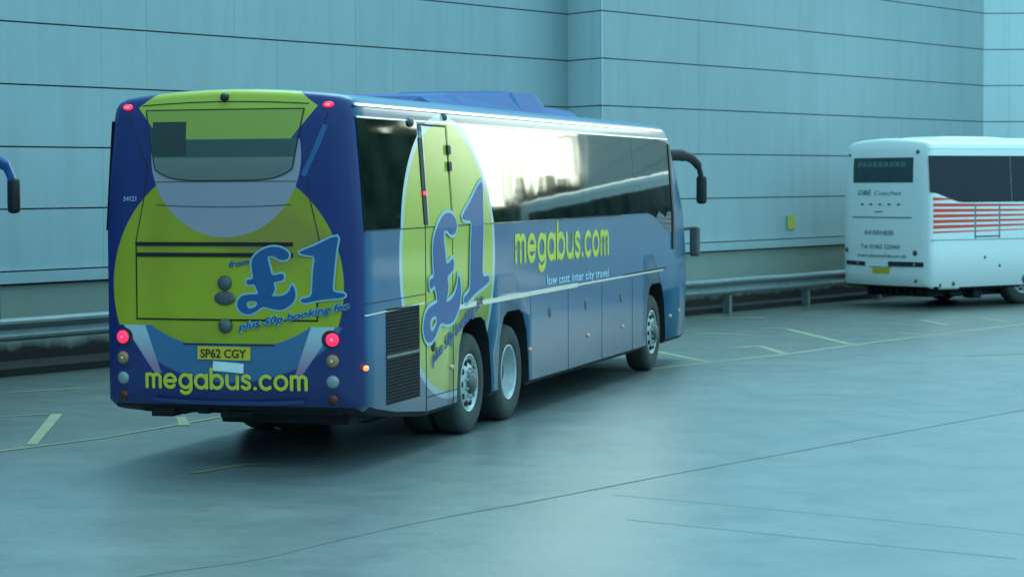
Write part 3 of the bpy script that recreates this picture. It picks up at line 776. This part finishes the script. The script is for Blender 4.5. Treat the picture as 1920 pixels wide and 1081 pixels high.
# rear window, boot panel
def rw_lo(a): return 2.565 + .16 * (abs(a - 1.2) / .66) ** 4 * .6
def rw_hi(a): return 3.20 - .02 * ((a - 1.2) / .7) ** 2
def rear_win_us():
    return frange(.46, 1.93, .07)
bm = BM(); g_ = []
NU, NV = 24, 12
def rwp(i, k):
    v_ = k / NV; z_ = 2.565 + (3.195 - 2.565) * v_; hw_ = .66 + (.76 - .66) * v_
    x_ = 1.2 + hw_ * (-1 + 2 * i / NU); z_ += (1 - v_) * .10 * abs(-1 + 2 * i / NU) ** 5
    return x_, z_
for d_ in (.006, -.004): g_.append([[bm.verts.new(on_rear(0)(*rwp(i, k), d_)) for k in range(NV + 1)] for i in range(NU + 1)])
for i in range(NU):
    for k in range(NV):
        for G in g_: bm.faces.new((G[i][k], G[i + 1][k], G[i + 1][k + 1], G[i][k + 1]))
for i in range(NU):
    for k in (0, NV): bm.faces.new((g_[0][i][k], g_[0][i + 1][k], g_[1][i + 1][k], g_[1][i][k]))
for k in range(NV):
    for i in (0, NU): bm.faces.new((g_[0][i][k], g_[0][i][k + 1], g_[1][i][k + 1], g_[1][i][k]))
rw = obj('rear_window', bm, MT['glass'], coach)
bm = BM(); strip(bm, on_rear(.003), [rwp(i, 0) for i in range(NU + 1)] + [rwp(NU, k) for k in range(1, NV + 1)] , .010, .005); strip(bm, on_rear(.003), [rwp(i, NV) for i in range(NU + 1)], .010, .005); strip(bm, on_rear(.003), [rwp(0, k) for k in range(NV + 1)], .010, .005)
obj('window_seal', bm, MT['seam'], rw)
bm = BM(); strip(bm, on_rear(.008), [(.68, 2.79), (.68, 2.94), (.68, 3.09)], .33, .003); obj('unprinted_patch', bm, MT['patch'], rw, label='dark square patch in the rear window')
bm = BM(); strip(bm, on_rear(0), [(x_, 3.265 - .03 * ((x_ - 1.2) / .85) ** 2) for x_ in frange(.4, 2.0, .1)], .008); strip(bm, on_rear(0), [(x_, 2.33 + .02 * ((x_ - 1.2) / .65) ** 2) for x_ in frange(.55, 1.85, .1)], .006)
strip(bm, on_rear(0), [(x_, 2.555) for x_ in frange(.5, 1.9, .1)], .005)
for sg_ in (-1, 1): strip(bm, on_rear(0), [(1.22 + sg_ * .96, 3.15), (1.22 + sg_ * .88, 2.95), (1.22 + sg_ * .76, 2.7), (1.22 + sg_ * .80, 2.4), (1.22 + sg_ * .89, 2.0)], .008)
obj_split('panel_seam', bm, MT['seam'], coach)
bm = BM(); strip(bm, on_rear(0), [(1.22 + .94, 3.05), (1.22 + .86, 2.85), (1.22 + .74, 2.6)], .05, .006); obj('rear_fin', bm, MT['bluepaint'], coach)
# engine lid
lid = sheet('engine_lid', coach, MT['livery'], frange(.35, 2.07, .12), QW(1.335), QW(1.875), on_rear(.006), 6, .006)
for z_ in (2.0, 1.905):
    bm = BM(); strip(bm, on_rear(.002), [(x_, z_) for x_ in frange(.34, 1.86 if True else 2.06, .15)], .034, .010); obj('vent_slot', bm, MT['dark'], coach)
bm = BM(); strip(bm, on_rear(.001), [(x_, 1.325) for x_ in frange(.33, 2.08, .12)], .012, .004); strip(bm, on_rear(.001), [(.337, z_) for z_ in frange(1.32, 2.02, .1)], .010, .004); strip(bm, on_rear(.001), [(2.08, z_) for z_ in frange(1.32, 1.9, .1)], .010, .004)
strip(bm, on_rear(.001), [(x_, 1.108) for x_ in frange(.8, 1.68, .1)], .010, .004)
obj_split('lid_gap', bm, MT['dark'], coach)
for z_, rx_, rz_, dm in ((1.655, .068, .068, .035), (1.52, .10, .062, .015), (1.275, .066, .066, .035)):
    bm = BM(); disc(bm, on_rear(.012), 1.22, z_, rx_, .01, dm, ry=rz_); obj('round_handle', bm, MT['hub'], lid, smooth=True)
# lamps
for x_ in (.19, 2.215):
    for z_, mt, nm in ((1.16, 'red_lit', 'tail_light'), (.972, 'amber', 'indicator_lamp'), (.787, 'clear', 'reversing_lamp'), (.63, 'red_off', 'reflector')):
        bm = BM(); disc(bm, on_rear(0), x_, z_, .058 if nm != 'reflector' else .048, .012, .022); l_ = obj(nm, bm, MT[mt], coach, smooth=True)
        bm = BM()
        off = .03 if x_ < 1 else -.03
        disc(bm, on_rear(-.002), x_ + off * .6, z_, .082 if nm != 'reflector' else .05, .004, .002); obj('lamp_bezel', bm, MT['livery' if nm != 'tail_light' else 'seam'], l_)
        if mt == 'amber' or mt == 'red_lit':
            bm = BM(); disc(bm, on_rear(.03), x_, z_, .012, .003, .004); obj('lamp_centre', bm, MT['cream'], l_)
for x_ in (.25, 2.18):
    bm = BM(); disc(bm, on_rear(.002), x_, 3.228, .048, .01, .008, ry=.026); bl_ = obj('brake_light', bm, MT['red_lit'], coach, smooth=True)
    bm = BM(); disc(bm, on_rear(.016), x_, 3.228, .026, .004, .004, ry=.009); obj('lamp_strip', bm, MT['red_hot'], bl_)
bm = BM(); disc(bm, on_rear(.002), 1.21, 3.305, .038, .02, .03); obj('rear_camera', bm, MT['rubber'], coach, smooth=True)
# number plate and reflective strip
bm = BM(); strip(bm, on_rear(.004), [(.945, 1.031), (1.2, 1.029), (1.452, 1.027)], .118, .006); pl = obj('number_plate', bm, MT['plate'], coach)
bm = text_bm('SP62 CGY', .44, .075, .012); hang(bm, lambda a, b, d: on_rear(.012)(a + .975, b + .99, d), [], 0); obj('plate_characters', bm, MT['platetext'], pl)
bm = BM(); strip(bm, on_rear(.006), [(1.095, .915), (1.25, .905), (1.385, .895)], .085, .008); obj('step_plate', bm, MT['cream'], coach)
bm = BM(); strip(bm, on_rear(.004), [(x_, .585 + .02 * abs((x_ - 1.2) / .7) ** 3) for x_ in frange(.5, 1.95, .12)], .035, .01); obj('bumper_crease', bm, MT['livery'], coach)
# lettering on the rear
bm = stroke_text('megabus.com', .415, 1.985, .698, .700, .145, .032, on_rear(.004)); obj('lettering', bm, MT['decalyel'], coach)
def plain(a, b): return (a, b)
for off, mt, ep in ((.016, 'decalpale', .014), (0., 'decalblue', .018)):
    bm = curve_mesh(price_polys(plain), off); hang(bm, on_rear(ep), frange(1.4, 2.1, .12), 0)
    obj('price_outline' if off else 'price_lettering', bm, MT[mt], coach)
def slant(u0, v0, ang):
    c_, s_ = math.cos(ang), math.sin(ang); return lambda a, b: (u0 + a * c_ - b * s_, v0 + a * s_ + b * c_)
def slant_text(s, wdt, h, u0, v0, ang, proj, mat, bold=.02, shear=.35, name='lettering', parent=None):
    bm = text_bm(s, wdt, h, bold, shear); tf = slant(u0, v0, ang)
    for v in bm.verts: v.co.x, v.co.y = tf(v.co.x, v.co.y)
    hang(bm, proj, [], 0); obj(name, bm, mat, parent or coach)
for bold, mt, ep in ((.075, 'decalpale', .016), (.018, 'decalblue', .021)):
    slant_text('plus 50p booking fee', 1.06, .062, 1.345, 1.235, math.radians(11), on_rear(ep), MT[mt], bold)
slant_text('from', .20, .055, 1.26, 1.79, math.radians(9), on_rear(.016), MT['decalblue'], .02)
slant_text('54121', .13, .042, .215, 2.385, 0, on_rear(.006), MT['fleet'], .0, 0)
# lettering on the side
tfs = lambda a, b: (1.60 + (a - 1.30) * 2.13, .95 + (b - 1.36) * 1.95 + .213 * (a - 1.30))
for off, mt, ep in ((.034, 'decalpale', .011), (0., 'decalblue', .015)):
    bm = curve_mesh(price_polys(tfs), off); hang(bm, on_side(ep), ZC, 1); obj('price_outline' if off else 'price_lettering', bm, MT[mt], coach)
slant_text('plus 50p booking fee', 1.75, .11, 1.95, .80, math.radians(17), on_side(.010), MT['decalblue'], .02)
bm = stroke_text('megabus.com', 4.80, 8.95, 1.655, 1.620, .33, .075, on_side(.004)); obj('lettering', bm, MT['decalyel'], coach)
slant_text('low cost inter city travel', 2.85, .10, 6.07, 1.385, -.006, on_side(.006), MT['fleet'], .01, 0)
# windscreen, wheels, mirrors
fp = lambda a, b, d: Vector((a, yfront(b) - .10 * ((a - CX) / 1.) ** 2 * 0 + .004 + d, b))
sheet('windscreen', coach, MT['glass'], frange(.35, 2.15, .3), QW(1.35), QW(3.0), fp, 10, .012)
bm = BM(); strip(bm, on_side(.004), [(12.62, zz_) for zz_ in (1.6, 2.1, 2.6, 3.05)], .10, .012); obj('windscreen_pillar', bm, MT['rubber'], coach)
for x_, s_ in ((2.455, 1), (.045, -1)):
    make_wheel(coach, x_, ARCH[0], s_, 'drive'); make_wheel(coach, x_, ARCH[1], s_, 'deep'); make_wheel(coach, x_, ARCH[2], s_, 'front')
make_mirror(coach, MT['rubber'], 1)
make_mirror(coach, MT['rubber'], -1)
bm = BM(); box(bm, 2.50, 2.64, 13.72, 13.85, 1.46, 1.90, .04); tube(bm, [(2.3, 13.55, 1.85), (2.6, 13.8, 1.88)], .03); obj('kerb_mirror', bm, MT['hub'], coach, smooth=False)
# ------------------------------------------------------------------ second blue coach, only its mirror reaches into the picture
c2 = empty('coach', 'blue coach parked beyond the left edge with only its drooping mirror in view', 'coach')
for ch in list(coach.children):
    if ch.name.split('.')[0] in ('mirror_arm', 'mirror_head', 'wheel', 'side_window', 'windscreen', 'body'):
        c = ch.copy(); COL.objects.link(c); c.parent = c2
        if 'label' in c: del c['label']
        if c.name.startswith('mirror_arm'): c.data = ch.data.copy(); c.data.materials[0] = MT['bluepaint']
        if c.name.startswith('body'): c.data = ch.data.copy(); c.data.materials[0] = MT['bluepaint']
        for g2 in ch.children:
            if g2.name.startswith(('hand_hole', 'wheel_nut')): continue
            d = g2.copy(); COL.objects.link(d); d.parent = c
ang2 = -math.radians(19)
tip = Vector((2.67, 13.78, 0)); tip.rotate(Matrix.Rotation(ang2, 3, 'Z'))
c2.rotation_euler = (0, 0, ang2); c2.location = (-3.435 - tip.x, 4.78 - tip.y, 0)
# ------------------------------------------------------------------ white coach
wc = empty('coach', 'white coach with red side stripes and grey lettering parked at the right edge', 'coach', (4.351, 27.557, 0), 0)
# local frame: rear right corner at (2.5, 0)
az_ = .66697; wc.rotation_euler = (0, 0, -az_)
offv = Vector((2.5, 0, 0)); offv.rotate(Matrix.Rotation(-az_, 3, 'Z')); wc.location = (4.351 - offv.x, 27.557 - offv.y, 0)
WA = (2.80, 9.2)
wb, yf2 = coach_body('body', wc, [MT['white'], MT['dark']], 12.0 + 1.0, WA, lambda y: .39 - .04 * min(1, y / .5))
bm = BM(); box(bm, .4, 2.1, .4, 12, .2, .5); 
for i in range(8): box(bm, .5 + i * .2, .6 + i * .2, .3, .5, .22 + .03 * (i % 3), .4)
box(bm, 2.0, 2.25, .9, 1.25, .2, .4, .03); box(bm, 2.0, 2.3, 1.5, 1.75, .15, .4, .03)
obj('chassis', bm, MT['dark'], wc)
wrw = sheet('rear_window', wc, MT['rearglass'], frange(.36, 2.06, .17), QW(2.49), QW(2.99), on_rear(.0), 6, .006)
bm = BM()
for k in range(9):
    x_ = .50 + k * .155
    strip(bm, on_rear(.008), [(x_, 2.85), (x_ + .12, 2.86)], .10, .002)
obj_split('pale_band', bm, simple('pale band on glass', (.10, .17, .17), .7, vary=.6, scale=18), wrw)  # row of pale patches laid on the rear glass
def swoop(y): t = max(0, min(1, (y - .05) / .95)); return 2.30 - .21 * (t * t * (3 - 2 * t))
def wwin(y0, y1): sheet('side_window', wc, MT['whiteglass'], frange(y0, y1, .2), swoop, QW(3.02), SP)
wwin(.08, 2.4); wwin(2.41, 4.6); wwin(4.61, 6.8); wwin(6.81, 9.0); wwin(9.01, 11.6)
zs_ = [2.165, 2.045, 1.935, 1.825, 1.715, 1.605, 1.50]
for i, z_ in enumerate(zs_):
    bm = BM(); w0 = .070 if i < 6 else .035
    pts_ = [(y_, z_ + (1.80 - z_) * .035 * y_) for y_ in ([.16, .35, .55, .72] if i == 0 else frange(.16, 6.5, .5))]
    strip(bm, SP, pts_, w0, .0028)
    n = len(pts_)
    for k, v in enumerate(bm.verts):
        j = k // 4; yc_, zc_ = pts_[j]; tp = max(.25, 1 - (yc_ - .16) * .20) if i else (1 - j / 3 * .8)
        v.co.z = zc_ + (v.co.z - zc_) * tp
    obj('red_stripe', bm, MT['stripe'], wc)
bm = BM(); strip(bm, SP, [(.1, 1.345), (6, 1.325)], .016); strip(bm, SP, [(1.33, 1.40), (2.06, 1.40)], .04); strip(bm, SP, [(1.34, 1.36), (1.34, 2.06)], .045); strip(bm, SP, [(2.04, 1.36), (2.04, 2.06)], .04)
obj_split('locker_seam', bm, MT['grey_text'], wc)
bm = BM(); strip(bm, on_rear(.002), [(x_, .862 - .02 * x_) for x_ in frange(.14, .72, .08)], .085, .006); obj('lamp_cluster', bm, MT['seam'], wc)
bm = BM(); strip(bm, on_rear(.002), [(x_, .86) for x_ in frange(1.40, 2.33, .08)], .095, .006); obj('lamp_cluster', bm, MT['seam'], wc)
for x_ in (.22, .5, 1.6, 2.1):
    bm = BM(); disc(bm, on_rear(.006), x_, .858, .03, .006, .004); obj('lamp_lens', bm, MT['red_off' if x_ in (.22, 1.6) else 'clear'], wc)
bm = BM(); strip(bm, on_rear(0), [(.95, .715), (1.2, .715), (1.43, .715)], .11, .006); p2 = obj('number_plate', bm, MT['plate'], wc)
bm = BM(); strip(bm, on_rear(.001), [(x_, .79) for x_ in frange(.85, 1.5, .1)], .012); obj_split('panel_seam', bm, MT['seam'], wc)
for x_, z_, r_ in ((2.12, 1.09, .055), (.15, 1.12, .045), (2.13, .53, .03), (2.16, 3.10, .04), (.22, 3.05, .03)):
    bm = BM(); disc(bm, on_rear(0), x_, z_, r_, .012, .012); obj('round_lamp', bm, MT['hub'], wc, smooth=True)
for y_, z_, r_ in ((.72, .47, .045), (.35, .45, .035), (1.62, .98, .03), (2.05, .80, .03)):
    bm = BM(); disc(bm, SP, y_, z_, r_, .008, .008); obj('flap', bm, MT['hub'], wc)
def wtext(s, x0, x1, z_, h, bold=.0, shear=0.):
    bm = text_bm(s, x1 - x0, h, bold, shear); hang(bm, lambda a, b, d: on_rear(.004)(a + x0, b + z_, d), [], 0); obj('lettering', bm, MT['grey_text'], wc)
wtext('D&E', .50, .92, 2.24, .10, .02, .25); wtext('Coaches', 1.0, 1.76, 2.24, .085, .0, .25)
for k in range(5):
    bm = BM(); disc(bm, on_rear(0), .64 + .26 * k, 2.05, .05, .004, .001, ry=.022); obj('star_mark', bm, MT['galv'], wc)
bm = BM(); strip(bm, on_rear(.003), [(1.0, 1.90), (1.24, 1.905)], .022); strip(bm, on_rear(.003), [(x_, 1.79) for x_ in frange(.34, 2.03, .12)], .024); obj_split('grey_rule', bm, MT['galv'], wc)
wtext('INVERNESS', .72, 1.55, 1.44, .085, .02); wtext('Tel: 01463 222444', .60, 1.72, 1.16, .085, .01); wtext('www.decoaches.co.uk', .48, 1.90, .99, .065, .01)
bm = BM(); rows = []
for y_, h_, w_ in [(.9, 0, .70), (1.1, .05, .74), (1.6, .065, .76), (2.6, .06, .76), (2.9, .035, .74), (5.0, .03, .7), (5.3, 0, .66)]:
    rr = [bm.verts.new((CX + w_ * (-1 + 2 * k / 10), y_, 3.355 + (h_ + .01) * (1 - abs(-1 + 2 * k / 10) ** 6))) for k in range(11)] + [bm.verts.new((CX + w_, y_, 3.28)), bm.verts.new((CX - w_, y_, 3.28))]
    rows.append(rr)
for q, r_ in zip(rows, rows[1:]):
    for k in range(13): bm.faces.new((q[k], q[(k + 1) % 13], r_[(k + 1) % 13], r_[k]))
bm.faces.new(rows[0]); bm.faces.new(rows[-1]); obj('roof_pod', bm, MT['white'], wc, smooth=True)
bm = BM(); strip(bm, SP, [(.1, 3.17), (11, 3.17)], .02, .008); obj('gutter_rail', bm, MT['white'], wc)
for x_, s_ in ((2.455, 1), (.045, -1)):
    for y_ in WA: make_wheel(wc, x_, y_, s_, 'front')
# ------------------------------------------------------------------ what the coach windows mirror: trees and masts beyond the bay
def make_tree(name, label, x, y, h, wdt, seed, group='trees beyond the bay'):
    rnd = random.Random(seed)
    e = empty(name, label, 'tree', (x, y, 0), 0, group)
    bm = BM(); tube(bm, [(0, 0, 0), (.05, 0, h * .3), (0, .1, h * .75)], [h * .03, h * .022, h * .008], 8)
    for k in range(6):
        a = rnd.uniform(0, 6.28); z_ = h * rnd.uniform(.3, .6); tube(bm, [(0, 0, z_), (math.cos(a) * wdt * .35, math.sin(a) * wdt * .35, z_ + h * .18)], [h * .012, h * .004], 6)
    obj('trunk', bm, MT['bark'], e)
    bm = BM()
    for k in range(4500):
        t = rnd.random(); z_ = h * (.05 + .95 * t); rr = wdt * .5 * (math.sin(math.pi * min(1, (t * .72 + .28))) ** .6) * rnd.random() ** .45 * (.8 + .35 * math.sin(seed + z_ * 2.1))
        a = rnd.uniform(0, 6.283); c = Vector((rr * math.cos(a), rr * math.sin(a), z_)); s_ = rnd.uniform(.25, .55) * max(1, h / 12)
        n1 = Vector((rnd.gauss(0, 1), rnd.gauss(0, 1), rnd.gauss(0, 1))).normalized(); n2 = n1.orthogonal().normalized(); n3 = n1.cross(n2)
        bm.faces.new([bm.verts.new(c + n2 * s_), bm.verts.new(c + n3 * s_ * .7), bm.verts.new(c - n2 * s_), bm.verts.new(c - n3 * s_ * .7)])
    obj('crown', bm, MT['leaf'], e)
def polar(az_deg, dist): a = math.radians(az_deg); return 2.5 + math.sin(a) * dist, 5 + math.cos(a) * dist
TREES = [(25.4, 46, 27, 12, 'tall dark tree whose reflection darkens the rear corner glass'), (31, 50, 17, 9, 'tall dark tree right of the corner glass reflection, out of frame'), (36, 54, 15, 9, 'tall dark tree farthest right, out of frame'),
    (13.6, 150, 6.6, 16, 'low broad dark tree mirrored near the front of the coach windows'), (15.2, 155, 8.6, 4, 'narrow pointed tree mirrored beside the thin masts'), (16.9, 150, 6.6, 16, 'broad dark tree mirrored right behind the numeral on the coach side'),
    (18.6, 150, 7.4, 15, 'bushy dark tree mirrored behind the yellow disc'), (20.4, 148, 11, 15, 'bushy dark tree left of the mirrored tree row'), (12.0, 160, 7.5, 16, 'low dark tree at the far end of the mirrored row'),
    (14.1, 148, 8.4, 3, 'thin conifer standing in front of the mirrored row, nearest its far end'), (14.7, 148, 7.9, 2.6, 'thin short conifer between the lone mast and the pointed tree'), (15.9, 147, 8.3, 3, 'thin conifer at the foot of the taller mast'),
    (17.3, 147, 8.8, 3.2, 'thin conifer mirrored just right of the disc edge'), (17.9, 147, 8.2, 3, 'thin conifer mirrored under the disc edge')]
for i, (a_, d_, h_, w_, lb_) in enumerate(TREES):
    x_, y_ = polar(a_, d_)
    make_tree('tree', lb_, x_, y_, h_, w_, i + 3)
for i, (a_, h_, lb_) in enumerate([(15.9, 14.5, 'taller of the two close masts mirrored in the coach windows'), (16.4, 13.8, 'shorter of the two close masts mirrored in the coach windows'), (14.3, 11.5, 'lone short mast mirrored nearer the front of the coach')]):
    x_, y_ = polar(a_, 140); bm = BM(); tube(bm, [(0, 0, 0), (0, 0, h_)], [.22, .12], 10); tube(bm, [(0, 0, h_ - .3), (1.2, 0, h_)], .08, 8)
    o = obj('lamp_mast', bm, MT['rubber']); o.location = (x_, y_, 0); tag(o, lb_, 'mast', 'masts beyond the bay')
